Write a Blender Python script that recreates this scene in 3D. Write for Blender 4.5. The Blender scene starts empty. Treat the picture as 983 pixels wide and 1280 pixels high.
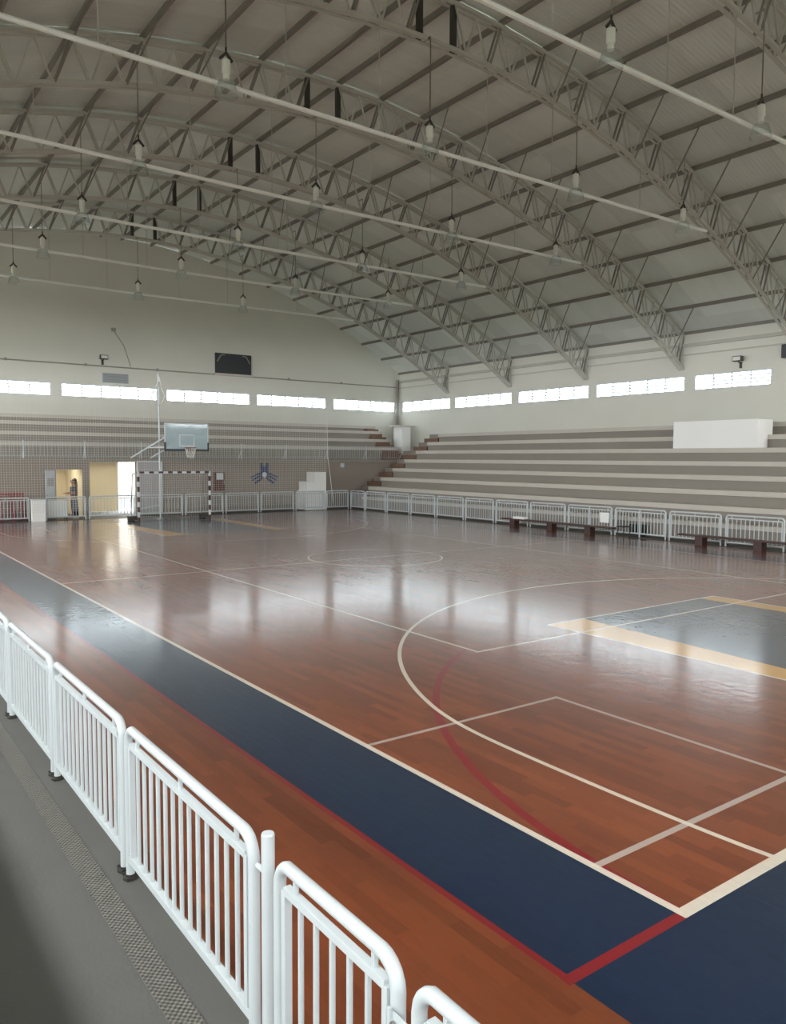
import bpy, bmesh, math, random
from mathutils import Vector, Matrix
random.seed(7)
SC = bpy.context.scene
COL = SC.collection
PI = math.pi

# ------------------------------------------------------------------ camera
YAW, PITCH, ROLL, FPX, EYE = 0.631231, 0.0675718, 0.00535829, 980.935, 2.65
F = Vector((math.sin(YAW) * math.cos(PITCH), math.cos(YAW) * math.cos(PITCH), -math.sin(PITCH)))
R0 = Vector((math.cos(YAW), -math.sin(YAW), 0))
U0 = R0.cross(F)
RX = math.cos(ROLL) * R0 + math.sin(ROLL) * U0
UX = -math.sin(ROLL) * R0 + math.cos(ROLL) * U0
cam = bpy.data.cameras.new('camera')
cam.sensor_fit = 'VERTICAL'
cam.sensor_height = 36
cam.lens = FPX / 1280 * 36
cam.clip_end = 500
co = bpy.data.objects.new('camera', cam)
co.matrix_world = Matrix(((RX.x, UX.x, -F.x, 0), (RX.y, UX.y, -F.y, 0), (RX.z, UX.z, -F.z, EYE), (0, 0, 0, 1)))
COL.objects.link(co)
SC.camera = co

# ------------------------------------------------------------------ sky and exposure
SKY = 28.0
w = bpy.data.worlds.new('overcast_sky')
SC.world = w
w.use_nodes = True
bg = w.node_tree.nodes['Background']
bg.inputs[0].default_value = (0.95, 0.98, 1.0, 1)
bg.inputs[1].default_value = SKY
SC.view_settings.view_transform = 'Standard'
SC.view_settings.look = 'None'
SC.view_settings.exposure = -0.1
SC.view_settings.gamma = 1.0
SC.view_settings.use_curve_mapping = False
try:
    SC.cycles.use_denoising = True
    SC.cycles.max_bounces = 12
    SC.cycles.diffuse_bounces = 8
    SC.cycles.transparent_max_bounces = 24
except Exception:
    pass

def area(name, loc, rot, sx, sy, power=0, portal=False, color=(1, 1, 1)):
    l = bpy.data.lights.new(name, 'AREA')
    l.shape = 'RECTANGLE'
    l.size, l.size_y = sx, sy
    l.energy = power
    l.color = color
    if portal:
        l.cycles.is_portal = True
    o = bpy.data.objects.new(name, l)
    o.location = loc
    o.rotation_euler = rot
    COL.objects.link(o)
    return o

# hall dimensions
XC = 11.8                    # ridge
XR, XL = 29.2, -5.6          # long walls
YB, YF = 39.45, -5.2         # gable walls
WZ0, WZ1 = 5.52, 6.16        # window band
RWIN = [(15.74, 19.0), (19.43, 24.08), (24.48, 29.1), (29.55, 34.1), (34.5, 39.05)]
RWIN_FRONT = [(-3.6, 1.0), (1.4, 6.0), (6.4, 11.0)]
BWIN = [(4.35, 8.93), (9.36, 14.0), (14.46, 19.14), (19.53, 23.98), (24.47, 28.95)]
BWIN_LEFT = [(-0.7, 3.9), (-5.3, -1.15)]
FWIN = [(-5.3, -1.15), (-0.7, 3.9), (4.35, 8.93), (9.36, 14.0), (14.46, 19.14), (19.53, 23.98), (24.47, 28.95)]
LWIN = [(-3.6, 1.0), (1.4, 6.0), (6.4, 11.0), (11.4, 15.3), (15.74, 19.0), (19.43, 24.08), (24.48, 29.1), (29.55, 34.1), (34.5, 39.05)]
zc, hz = (WZ0 + WZ1) / 2, WZ1 - WZ0
LZ0, LZ1 = 5.0, 6.7           # openings of the unseen long wall behind the camera, made taller to add light
for a, b in RWIN + RWIN_FRONT:
    area('sky_portal', (XR + .18, (a + b) / 2, zc), (0, PI / 2, 0), hz, b - a, portal=True)
for a, b in LWIN:
    area('sky_portal', (XL - .18, (a + b) / 2, (LZ0 + LZ1) / 2), (0, -PI / 2, 0), LZ1 - LZ0, b - a, portal=True)
for a, b in BWIN + BWIN_LEFT:
    area('sky_portal', ((a + b) / 2, YB + .18, zc), (-PI / 2, 0, 0), b - a, hz, portal=True)
for a, b in FWIN:
    area('sky_portal', ((a + b) / 2, YF - .18, 5.9), (PI / 2, 0, 0), b - a, 1.0, portal=True)

# ------------------------------------------------------------------ helpers
class MB:
    def __init__(self):
        self.v, self.f, self.m = [], [], []
    def add(self, vs, fs, mi=0):
        n = len(self.v)
        self.v += [tuple(p) for p in vs]
        self.f += [tuple(i + n for i in f) for f in fs]
        self.m += [mi] * len(fs)
        return self
    def box(self, x0, x1, y0, y1, z0, z1, mi=0):
        vs = [(x, y, z) for z in (z0, z1) for y in (y0, y1) for x in (x0, x1)]
        return self.add(vs, [(0, 2, 3, 1), (4, 5, 7, 6), (0, 1, 5, 4), (2, 6, 7, 3), (0, 4, 6, 2), (1, 3, 7, 5)], mi)
    def bar(self, p, q, wd, ht, up=(0, 0, 1), mi=0):
        p, q = Vector(p), Vector(q)
        d = (q - p).normalized()
        up = Vector(up)
        if abs(d.dot(up)) > .99:
            up = Vector((1, 0, 0)) if abs(d.x) < .9 else Vector((0, 1, 0))
        s = d.cross(up).normalized()
        u = s.cross(d)
        vs = []
        for e in (p, q):
            for a, b in ((-1, -1), (1, -1), (1, 1), (-1, 1)):
                vs.append(e + s * a * wd / 2 + u * b * ht / 2)
        return self.add(vs, [(3, 2, 1, 0), (4, 5, 6, 7), (0, 1, 5, 4), (1, 2, 6, 5), (2, 3, 7, 6), (3, 0, 4, 7)], mi)
    def tube(self, pts, r, n=10, mi=0, caps=True):
        pts = [Vector(p) for p in pts]
        rs = r if isinstance(r, (list, tuple)) else [r] * len(pts)
        rings = []
        t0 = (pts[1] - pts[0]).normalized()
        ref = Vector((0, 0, 1)) if abs(t0.z) < .9 else Vector((0, 1, 0))
        s = t0.cross(ref).normalized()
        vs = []
        for i, p in enumerate(pts):
            if i == 0: t = t0
            elif i == len(pts) - 1: t = (pts[i] - pts[i - 1]).normalized()
            else: t = ((pts[i + 1] - p).normalized() + (p - pts[i - 1]).normalized()).normalized()
            s = (s - t * s.dot(t)).normalized()
            u = t.cross(s)
            for k in range(n):
                a = 2 * PI * k / n
                vs.append(p + (s * math.cos(a) + u * math.sin(a)) * rs[i])
        fs = []
        for i in range(len(pts) - 1):
            for k in range(n):
                k2 = (k + 1) % n
                fs.append((i * n + k, i * n + k2, (i + 1) * n + k2, (i + 1) * n + k))
        if caps:
            fs.append(tuple(range(n - 1, -1, -1)))
            fs.append(tuple((len(pts) - 1) * n + k for k in range(n)))
        return self.add(vs, fs, mi)
    def lathe(self, prof, c=(0, 0, 0), n=16, mi=0):
        vs, fs = [], []
        for r, z in prof:
            for k in range(n):
                a = 2 * PI * k / n
                vs.append((c[0] + r * math.cos(a), c[1] + r * math.sin(a), c[2] + z))
        for i in range(len(prof) - 1):
            for k in range(n):
                k2 = (k + 1) % n
                fs.append((i * n + k, i * n + k2, (i + 1) * n + k2, (i + 1) * n + k))
        fs.append(tuple(range(n - 1, -1, -1)))
        fs.append(tuple((len(prof) - 1) * n + k for k in range(n)))
        return self.add(vs, fs, mi)
    def prism(self, poly, axis, a, b, mi=0):
        """poly: 2D outline; axis 'x','y','z' extruded between a and b"""
        def P(u, v, t):
            return {'y': (u, t, v), 'x': (t, u, v), 'z': (u, v, t)}[axis]
        n = len(poly)
        vs = [P(u, v, a) for u, v in poly] + [P(u, v, b) for u, v in poly]
        fs = [tuple(range(n)), tuple(range(2 * n - 1, n - 1, -1))]
        fs += [(i, (i + 1) % n, n + (i + 1) % n, n + i) for i in range(n)]
        return self.add(vs, fs, mi)
    def mesh(self, name, mats, smooth=False, bevel=0, fixn=True):
        me = bpy.data.meshes.new(name)
        me.from_pydata(self.v, [], self.f)
        if not isinstance(mats, (list, tuple)): mats = [mats]
        for m in mats: me.materials.append(m)
        for p, i in zip(me.polygons, self.m): p.material_index = i
        bm = bmesh.new(); bm.from_mesh(me)
        if bevel:
            es = [e for e in bm.edges if len(e.link_faces) == 2 and e.calc_face_angle(0) > .5]
            bmesh.ops.bevel(bm, geom=es, offset=bevel, segments=2, affect='EDGES', profile=.6)
        if fixn: bmesh.ops.recalc_face_normals(bm, faces=bm.faces)
        bm.to_mesh(me); bm.free()
        if smooth:
            me.shade_smooth()
            try: me.set_sharp_from_angle(angle=.7)
            except Exception: pass
        return me

def place(name, me, parent=None, loc=None, rot=None):
    o = bpy.data.objects.new(name, me)
    COL.objects.link(o)
    if parent: o.parent = parent
    if loc: o.location = loc
    if rot: o.rotation_euler = rot
    return o
def obj(name, mb, mat, parent=None, smooth=False, bevel=0):
    return place(name, mb.mesh(name, mat, smooth, bevel), parent)
def tag(o, label=None, cat=None, group=None, kind=None):
    if label: o['label'] = label
    if cat: o['category'] = cat
    if group: o['group'] = group
    if kind: o['kind'] = kind
    return o
def thing(name, label, cat, loc=(0, 0, 0), rz=0, group=None):
    o = bpy.data.objects.new(name, None)
    COL.objects.link(o)
    o.empty_display_size = .1
    o.location = loc
    o.rotation_euler = (0, 0, rz)
    return tag(o, label, cat, group)
def struct(name, mb, mat, parent=None, label=None, smooth=False):
    o = obj(name, mb, mat, parent, smooth)
    if not parent: o['kind'] = 'structure'
    if label: o['label'] = label
    return o
def copy_tree(o, parent=None):
    c = o.copy(); COL.objects.link(c); c.parent = parent
    for ch in list(o.children): copy_tree(ch, c)
    return c

# ------------------------------------------------------------------ materials
def srgb(r, g, b):
    f = lambda c: (c / 255 / 12.92) if c / 255 <= .04045 else ((c / 255 + .055) / 1.055) ** 2.4
    return (f(r), f(g), f(b), 1)
class E:
    """tiny arithmetic on shader sockets"""
    nt = None
    def __init__(s, sock): s.s = sock
    @staticmethod
    def op(kind, *a):
        n = E.nt.nodes.new('ShaderNodeMath'); n.operation = kind
        for i, x in enumerate(a):
            if isinstance(x, E): E.nt.links.new(x.s, n.inputs[i])
            else: n.inputs[i].default_value = x
        return E(n.outputs[0])
    def __add__(a, b): return E.op('ADD', a, b)
    __radd__ = __add__
    def __sub__(a, b): return E.op('SUBTRACT', a, b)
    def __rsub__(a, b): return E.op('SUBTRACT', b, a)
    def __mul__(a, b): return E.op('MULTIPLY', a, b)
    __rmul__ = __mul__
    def __gt__(a, b): return E.op('GREATER_THAN', a, b)
    def __lt__(a, b): return E.op('LESS_THAN', a, b)
    def abs(a): return E.op('ABSOLUTE', a)
    def floor(a): return E.op('FLOOR', a)
    def frac(a): return E.op('FRACT', a)
    def sqrt(a): return E.op('SQRT', a)
    def min(a, b): return E.op('MINIMUM', a, b)
    def max(a, b): return E.op('MAXIMUM', a, b)
def mixc(fac, a, b, mode='MIX'):
    n = E.nt.nodes.new('ShaderNodeMix'); n.data_type = 'RGBA'; n.blend_type = mode
    for k, x in ((0, fac), (6, a), (7, b)):
        if isinstance(x, E): E.nt.links.new(x.s, n.inputs[k])
        elif hasattr(x, 'is_output'): E.nt.links.new(x, n.inputs[k])
        else: n.inputs[k].default_value = x
    return E(n.outputs[2])
def base_mat(name):
    m = bpy.data.materials.new(name); m.use_nodes = True
    E.nt = m.node_tree
    return m, m.node_tree, m.node_tree.nodes['Principled BSDF']
def noise(scale, detail=3, vec=None, rough=.5):
    n = E.nt.nodes.new('ShaderNodeTexNoise')
    n.inputs['Scale'].default_value = scale; n.inputs['Detail'].default_value = detail
    n.inputs['Roughness'].default_value = rough
    if vec is not None: E.nt.links.new(vec, n.inputs['Vector'])
    return E(n.outputs[0])
def worldpos(scale=(1, 1, 1)):
    g = E.nt.nodes.new('ShaderNodeNewGeometry')
    mp = E.nt.nodes.new('ShaderNodeMapping')
    mp.inputs['Scale'].default_value = scale
    E.nt.links.new(g.outputs['Position'], mp.inputs['Vector'])
    return mp.outputs[0]
def simple(name, col, rough=.6, metal=0, var=.12, scale=3, bump=0, bscale=40, spec=.5, stretch=(1, 1, 1)):
    m, nt, p = base_mat(name)
    v = worldpos(stretch)
    n = noise(scale, 4, v)
    dark = tuple(c * (1 - var) for c in col[:3]) + (1,)
    lite = tuple(min(1, c * (1 + var)) for c in col[:3]) + (1,)
    c = mixc(n, dark, lite)
    nt.links.new(c.s, p.inputs['Base Color'])
    p.inputs['Roughness'].default_value = rough
    p.inputs['Metallic'].default_value = metal
    p.inputs['Specular IOR Level'].default_value = spec
    if bump:
        b = nt.nodes.new('ShaderNodeBump'); b.inputs['Strength'].default_value = bump
        b.inputs['Distance'].default_value = .01
        nt.links.new(noise(bscale, 4, v).s, b.inputs['Height'])
        nt.links.new(b.outputs[0], p.inputs['Normal'])
    return m

M = {}
M['white_paint'] = simple('white_gloss_paint', srgb(198, 205, 207), .35, var=.04, scale=6)
M['wall_upper'] = simple('pale_wall_plaster', srgb(212, 211, 201), .8, var=.05, scale=.5, bump=.1)
M['wall_lower'] = simple('beige_grey_wall_paint', srgb(142, 130, 120), .7, var=.06, scale=.8, bump=.1)
M['concrete'] = simple('painted_concrete', srgb(142, 135, 126), .75, var=.08, scale=1.5, bump=.2, stretch=(1, .35, 1))
M['nose'] = simple('pale_concrete_edge', srgb(194, 188, 178), .7, var=.06, scale=2)
M['walk'] = simple('dark_grey_concrete_floor', srgb(90, 89, 85), .75, var=.12, scale=2.5, bump=.25)
M['brown_step'] = simple('brown_painted_step', srgb(118, 92, 78), .8, var=.2, scale=4)
M['sheet'] = None
M['purlin'] = simple('dark_purlin_steel', srgb(128, 124, 117), .6, var=.1, scale=2)
M['truss'] = simple('grey_truss_paint', srgb(182, 180, 170), .5, var=.1, scale=2)
M['rod'] = simple('pale_tie_pipe_paint', srgb(240, 242, 238), .4, var=.06, scale=3)
M['dark_steel'] = simple('dark_steel', srgb(52, 48, 44), .5, var=.15, scale=8)
M['galv'] = simple('galvanised_steel', srgb(150, 152, 150), .35, .7, var=.1, scale=20)
M['cream'] = simple('cream_wall_paint', srgb(236, 222, 186), .8, var=.04, scale=1)
M['white_plaster'] = simple('white_plaster', srgb(243, 243, 240), .75, var=.03, scale=1, bump=.1)
M['wood_dark'] = simple('dark_brown_wood', srgb(62, 36, 30), .5, var=.2, scale=6, stretch=(4, .5, 4))
M['red_plastic'] = simple('dark_red_plastic', srgb(140, 40, 42), .4, var=.08, scale=4)
M['grey_sheet'] = simple('grey_door_sheet', srgb(170, 166, 168), .6, var=.05, scale=2)
M['net'] = simple('off_white_net_cord', srgb(214, 213, 204), .8, var=.05)
M['blue_paint'] = simple('blue_mural_paint', srgb(44, 62, 104), .7, var=.1, scale=5)
M['black'] = simple('black_board', srgb(44, 47, 50), .45, var=.1, scale=4)
M['cable'] = simple('dark_cable', srgb(70, 66, 60), .6, var=.1)
M['pale_cable'] = simple('pale_conduit', srgb(150, 145, 136), .6, var=.1)
M['lamp_box'] = simple('white_lamp_housing', srgb(220, 220, 212), .5, var=.08, scale=12)
M['skin'] = simple('skin', srgb(150, 104, 82), .6, var=.06, scale=10)
M['hair'] = simple('dark_hair', srgb(30, 23, 20), .5, var=.3, scale=30)
M['shirt'] = simple('charcoal_shirt', srgb(68, 68, 78), .8, var=.1, scale=10)
M['trousers'] = simple('black_trousers', srgb(40, 40, 48), .8, var=.1, scale=10)
M['shoe'] = simple('pale_shoe', srgb(190, 186, 180), .6, var=.05)
M['pave'] = simple('pale_outdoor_paving', srgb(222, 220, 212), .8, var=.08, scale=1)
M['soil'] = simple('dark_grass_and_soil', srgb(92, 96, 82), .9, var=.15, scale=1)
M['asphalt'] = simple('grey_asphalt', srgb(96, 98, 100), .85, var=.1, scale=1)
M['rail_blue'] = simple('grey_blue_railing_paint', srgb(120, 140, 158), .5, var=.08)
M['stripe_dark'] = simple('dark_maroon_post_paint', srgb(70, 40, 38), .45, var=.1)
M['dark_red'] = simple('dark_red_cabinet_paint', srgb(92, 44, 42), .5, var=.1)
M['green_bin'] = simple('dark_green_plastic', srgb(28, 44, 40), .5, var=.1)
M['vent'] = simple('blue_grey_vent_grille', srgb(150, 165, 172), .5, var=.08)
M['hoop'] = simple('orange_red_hoop_paint', srgb(120, 50, 36), .4, var=.1)

# corrugated roof sheet: fine ribs across the slope
m, nt, p = base_mat('corrugated_roof_sheet'); M['sheet'] = m
g = nt.nodes.new('ShaderNodeNewGeometry'); sx = nt.nodes.new('ShaderNodeSeparateXYZ')
nt.links.new(g.outputs['Position'], sx.inputs[0])
X, Y = E(sx.outputs[0]), E(sx.outputs[1])
rib = E.op('SINE', Y * (2 * PI / .125))
sheet_id = (Y * (1 / 1.01)).floor()
wn = nt.nodes.new('ShaderNodeTexWhiteNoise'); wn.noise_dimensions = '2D'
cb = nt.nodes.new('ShaderNodeCombineXYZ')
nt.links.new(sheet_id.s, cb.inputs[0]); nt.links.new((X * .21).floor().s, cb.inputs[1])
nt.links.new(cb.outputs[0], wn.inputs['Vector'])
tone = E(wn.outputs[0]) * .6 + noise(.6, 4, worldpos()) * .5
nt.links.new(mixc(tone, srgb(194, 198, 192), srgb(218, 221, 214)).s, p.inputs['Base Color'])
p.inputs['Roughness'].default_value = .55
b = nt.nodes.new('ShaderNodeBump'); b.inputs['Strength'].default_value = .35; b.inputs['Distance'].default_value = .01
nt.links.new(rib.s, b.inputs['Height']); nt.links.new(b.outputs[0], p.inputs['Normal'])

# acrylic backboard and lamp glass
def clear(name, col, amount, rough=.05):
    m, nt, p = base_mat(name)
    p.inputs['Base Color'].default_value = col
    p.inputs['Roughness'].default_value = rough
    tr = nt.nodes.new('ShaderNodeBsdfTransparent'); tr.inputs[0].default_value = (.93, .97, .98, 1)
    mx = nt.nodes.new('ShaderNodeMixShader')
    lw = nt.nodes.new('ShaderNodeLayerWeight'); lw.inputs[0].default_value = .3
    f = E(lw.outputs['Facing']) * .4 + amount
    nt.links.new(f.s, mx.inputs[0]); nt.links.new(tr.outputs[0], mx.inputs[1]); nt.links.new(p.outputs[0], mx.inputs[2])
    nt.links.new(mx.outputs[0], nt.nodes['Material Output'].inputs[0])
    return m
M['acrylic'] = clear('clear_blue_acrylic', srgb(186, 206, 212), .5)
m, nt, p = base_mat('dimming_window_glass'); M['dimming_glass'] = m
p.inputs['Base Color'].default_value = srgb(190, 196, 196); p.inputs['Roughness'].default_value = .15
tr = nt.nodes.new('ShaderNodeBsdfTransparent'); tr.inputs[0].default_value = (.72, .76, .78, 1)  # pane tint added to dim the bright sky behind the louvres
mx = nt.nodes.new('ShaderNodeMixShader'); mx.inputs[0].default_value = .08
nt.links.new(tr.outputs[0], mx.inputs[1]); nt.links.new(p.outputs[0], mx.inputs[2])
nt.links.new(mx.outputs[0], nt.nodes['Material Output'].inputs[0])
M['lamp_glass'] = clear('clear_lamp_glass', srgb(190, 190, 184), .12)

# tactile strip: ribbed rubber
m, nt, p = base_mat('ribbed_grey_strip'); M['strip'] = m
g = nt.nodes.new('ShaderNodeNewGeometry'); sx = nt.nodes.new('ShaderNodeSeparateXYZ')
nt.links.new(g.outputs['Position'], sx.inputs[0])
rb = E.op('SINE', E(sx.outputs[1]) * (2 * PI / .034)) * E.op('SINE', E(sx.outputs[0]) * (2 * PI / .034))
nt.links.new(mixc(rb * .5 + .5, srgb(92, 90, 84), srgb(118, 115, 106)).s, p.inputs['Base Color'])
p.inputs['Roughness'].default_value = .7
b = nt.nodes.new('ShaderNodeBump'); b.inputs['Strength'].default_value = .8; b.inputs['Distance'].default_value = .01
nt.links.new(rb.s, b.inputs['Height']); nt.links.new(b.outputs[0], p.inputs['Normal'])

# sports floor: varnished boards with the painted courts
m, nt, p = base_mat('varnished_court_floor'); M['court'] = m
g = nt.nodes.new('ShaderNodeNewGeometry'); sx = nt.nodes.new('ShaderNodeSeparateXYZ')
nt.links.new(g.outputs['Position'], sx.inputs[0])
X, Y = E(sx.outputs[0]), E(sx.outputs[1])
BW, BL = .10, .9
row = (X * (1 / BW)).floor()
bi = (Y * (1 / BL) + (row * .37).frac()).floor()
cb = nt.nodes.new('ShaderNodeCombineXYZ'); nt.links.new(row.s, cb.inputs[0]); nt.links.new(bi.s, cb.inputs[1])
wn = nt.nodes.new('ShaderNodeTexWhiteNoise'); wn.noise_dimensions = '2D'; nt.links.new(cb.outputs[0], wn.inputs['Vector'])
grain = noise(6, 6, worldpos((9, 1, 1)), .6)
tone = E(wn.outputs[0]) * .5 + grain * .5
wood = mixc(tone, srgb(98, 48, 28), srgb(144, 76, 43))
blot = noise(1.1, 3, worldpos((1.5, .6, 1)))
wood = mixc((blot * 1.6 - .75).max(0.).min(.45), wood, srgb(92, 46, 30))
Yf = Y.min(34.57 - Y)                       # both halves alike
Xm = (X - 12.05).abs()
def band(v, a, b): return (v > a) * (v < b)
def line(v, c, wd): return (v - c).abs() < wd / 2
def ring(cx, cy, r, wd):
    dx, dy = X - cx, Yf - cy
    return ((dx * dx + dy * dy).sqrt() - r).abs() < wd / 2
NAVY, YEL, RED, WHT, GRY = srgb(34, 56, 84), srgb(206, 152, 62), srgb(128, 28, 34), srgb(222, 210, 192), srgb(178, 160, 150)
inside = band(X, 4.0, 20.1) * (Yf > 2.57)
apron = band(X, 3.0, 21.1) * (Yf > 1.2) * (1 - inside)
wear = noise(14, 5, worldpos((1, .5, 1)), .7)
navy = mixc(wear, srgb(13, 30, 52), srgb(22, 43, 70))
c = mixc(apron, wood, navy)
kl = Xm * 0 + 10.25 - (8.6 - Yf) * .1
ktop = Yf < 8.6
c = mixc(band(X, 9.38, 14.08) * ktop * (Yf > 2.57), c, YEL)
c = mixc((X > kl) * (X < 13.62) * ktop * (Yf > 2.57), c, navy)
redm = line(X, 3.0, .05) * (Yf > 2.53)
redm = redm.max(line(Yf, 2.56, .07) * band(X, 2.97, 4.0))
redm = redm.max(line(X, 21.1, .07) * (Yf > 2.53))
redm = redm.max(ring(10.4, 2.57, 6.4, .08) * (X < 7.22) * inside)
redm = redm.max(ring(13.7, 2.57, 6.4, .08) * (X > 16.9) * inside)
c = mixc(redm, c, RED)
gm = line(Yf, 5.87, .05) * band(X, 4.0, 6.6)
gm = gm.max(line(Yf, 3.22, .055) * band(X, 4.0, 9.3))
gm = gm.max(line(X, 6.57, .05) * band(Yf, 3.2, 5.9))
c = mixc(gm, c, GRY)
wm = line(Yf, 2.57, .085) * band(X, 3.98, 20.12)
wm = wm.max(line(X, 4.0, .06) * (Yf > 2.53)).max(line(X, 20.1, .06) * (Yf > 2.53))
dx, dy = X - 12.05, Yf - 4.15
tp = E.op('SMOOTH_MAX', Xm - 7.05, (dx * dx + dy * dy).sqrt() - 7.2, .3)
wm = wm.max((tp + .02).abs() * (Yf > 2.57) + (Yf < 2.57) < .026)
wm = wm.max(line(Y, 17.285, .05) * band(X, 4., 20.1))
dx, dy = X - 12.05, Y - 17.285
wm = wm.max((((dx * dx + dy * dy).sqrt() - 1.8).abs() < .03))
wm = wm.max((line(X, 7.25, .05) + line(X, 16.85, .05)) * band(Yf, 7.9, 18))
wm = wm.max(line(Yf, 7.92, .05) * band(X, 7.22, 16.88))
wm = wm.max(line(Yf, 8.6, .05) * band(X, 9.4, 14.08)).max((line(X, 9.38, .045) + line(X, 14.08, .045)) * band(Yf, 2.57, 8.6))
c = mixc(wm * (.75 + wear * .25), c, WHT)
flk = noise(9, 5, worldpos(), .7)
c = mixc((flk > .745) * line(X, 3.9, .26), c, srgb(176, 168, 158))
nt.links.new(c.s, p.inputs['Base Color'])
p.inputs['Roughness'].default_value = .36
p.inputs['Specular IOR Level'].default_value = .15
p.inputs['Coat Weight'].default_value = 1.0
p.inputs['Coat IOR'].default_value = 1.52
rn = noise(2.2, 4, worldpos((1, .6, 1)))
nt.links.new((rn * .08 + .11).s, p.inputs['Coat Roughness'])
b = nt.nodes.new('ShaderNodeBump'); b.inputs['Strength'].default_value = .2; b.inputs['Distance'].default_value = .01
nt.links.new((E(wn.outputs[0]) * .2 + noise(7, 2, worldpos((1, .8, 1)))).s, b.inputs['Height'])
nt.links.new(b.outputs[0], p.inputs['Coat Normal'])

# ------------------------------------------------------------------ roof curve
def ztop(x): return 13.23 - .0178 * (x - XC) ** 2
def zbot(x): return 12.12 - .0188 * (x - XC) ** 2
RIGHT = [12.3, 13.75, 15.3, 16.92, 18.55, 20.2, 21.8, 23.37, 24.93, 26.45, 27.88, 29.2]
NODES = sorted([2 * XC - x for x in RIGHT] + RIGHT)
TY = [9.5, 14.55, 19.6, 24.65, 29.68, 34.7]
BAYS = [YF, -.55, 4.45] + TY + [YB]

# ------------------------------------------------------------------ floor
fl = struct('floor', MB().box(1.62, 22.35, -.2, 34.45, -.06, 0), M['court'])
boards = []
for r in range(int(1.62 / BW) + 1, 70):
    off = (r * .37) % 1
    for k in range(0, 14):
        y0 = (k - off) * BL; y1 = y0 + BL
        x0, x1 = r * BW, (r + 1) * BW
        if y0 < .2: continue
        P = Vector(((x0 + x1) / 2, (y0 + y1) / 2, -EYE)); d = P.dot(F)
        if d < .5: continue
        u, v = FPX * P.dot(RX) / d, FPX * P.dot(UX) / d
        if abs(u) < 530 and abs(v) < 690: boards.append((d, x0, y0))
boards.sort()
bme = MB().box(.0003, BW - .0003, .0003, BL - .0003, 0, .0005).mesh('floor_board', M['court'])
for d, x0, y0 in boards[:300]:
    place('floor_board', bme, fl, (x0, y0, 0))
wk = struct('floor_walkway', MB().box(XL, 1.62, YF, YB - 3.4, -.06, 0).box(22.35, XR, YF, YB - 3.4, -.06, 0)
            .box(1.62, 22.35, YF, -.2, -.06, 0).box(1.62, 22.35, 34.45, 36.05, -.06, 0), M['walk'])
obj('tactile_strip', MB().prism([(1.235, -2), (1.375, -2), (1.375, 34), (1.235, 34)], 'z', 0, .006), M['strip'], wk)
struct('floor_outside', MB().box(XL, XR, 36.05, YB + .2, -.1, -.02).box(8, 22, YB + .2, 60, -.1, -.02), M['asphalt'])
struct('ground', MB().box(-90, 120, -90, 150, -.3, -.12), M['soil'])

# ------------------------------------------------------------------ walls
def wall_strips(mb, wins, a, b, put, ztop_wall, WZ0=WZ0, WZ1=WZ1):
    """window band wall; put(lo, hi, z0, z1) adds a block"""
    put(a, b, 0, WZ0)
    put(a, b, WZ1, ztop_wall)
    e = a
    for lo, hi in sorted(wins):
        put(e, lo, WZ0, WZ1); e = hi
    put(e, b, WZ0, WZ1)
mb = MB(); wall_strips(mb, RWIN + RWIN_FRONT, YF - .2, YB + .2, lambda a, b, z0, z1: mb.box(XR, XR + .12, a, b, z0, z1), 7.9)
wr = struct('wall_right', mb, M['wall_upper'])
mb2 = MB(); wall_strips(mb2, LWIN, YF - .2, YB + .2, lambda a, b, z0, z1: mb2.box(XL - .2, XL, a, b, z0, z1), 7.9, LZ0, LZ1)
struct('wall_left', mb2, M['wall_upper'])
def gable(name, wins, y0, y1, door=None, WZ0=WZ0, WZ1=WZ1):
    mb = MB()
    put = lambda a, b, z0, z1: mb.box(a, b, y0, y1, z0, z1)
    if door:
        put(XL, door[0], 0, WZ0); put(door[1], XR, 0, WZ0); put(door[0], door[1], door[2], WZ0)
    else:
        put(XL, XR, 0, WZ0)
    e = XL
    for lo, hi in sorted(wins):
        put(e, lo, WZ0, WZ1); e = hi
    put(e, XR, WZ0, WZ1)
    n = 44
    pts = [(XL + (XR - XL) * i / n) for i in range(n + 1)]
    for a, b in zip(pts, pts[1:]):
        mb.prism([(a, WZ1), (b, WZ1), (b, ztop(b) + .1), (a, ztop(a) + .1)], 'y', y0, y1)
    return struct(name, mb, M['wall_upper'])
wb = gable('wall_back', BWIN + BWIN_LEFT, YB, YB + .12, (11.95, 13.9, 2.5))
gable('wall_front', FWIN, YF - .2, YF, None, 5.4, 6.4)  # unseen wall; its openings are enlarged to brighten the far gable

# lower wall under the end stand, with the two doorways
D1, D2 = (8.26, 9.39, 2.11), (9.67, 11.72, 2.52)
mb = MB()
for a, b in ((XL, D1[0]), (D1[1], D2[0]), (D2[1], 27.3)): mb.box(a, b, 36.0, 36.18, 0, 2.45)
mb.box(D1[0], D1[1], 36.0, 36.18, D1[2], 2.45)
mb.box(D2[0], D2[1], 36.0, 36.18, 2.44, 2.45)
mb.box(27.12, 27.3, 36.18, YB, 0, 2.45)
wf = struct('wall_far', mb, M['wall_lower'])
# rooms behind
mb = MB().box(9.45, 9.6, 36.18, YB, 0, 2.45).box(6.0, 6.1, 36.18, YB, 0, 2.45).box(6.1, 11.85, YB - .08, YB - .005, 0, 2.45)
mb.box(14.2, 14.3, 36.18, YB, 0, 2.45)
struct('wall_rooms', mb, M['cream'])

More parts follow.
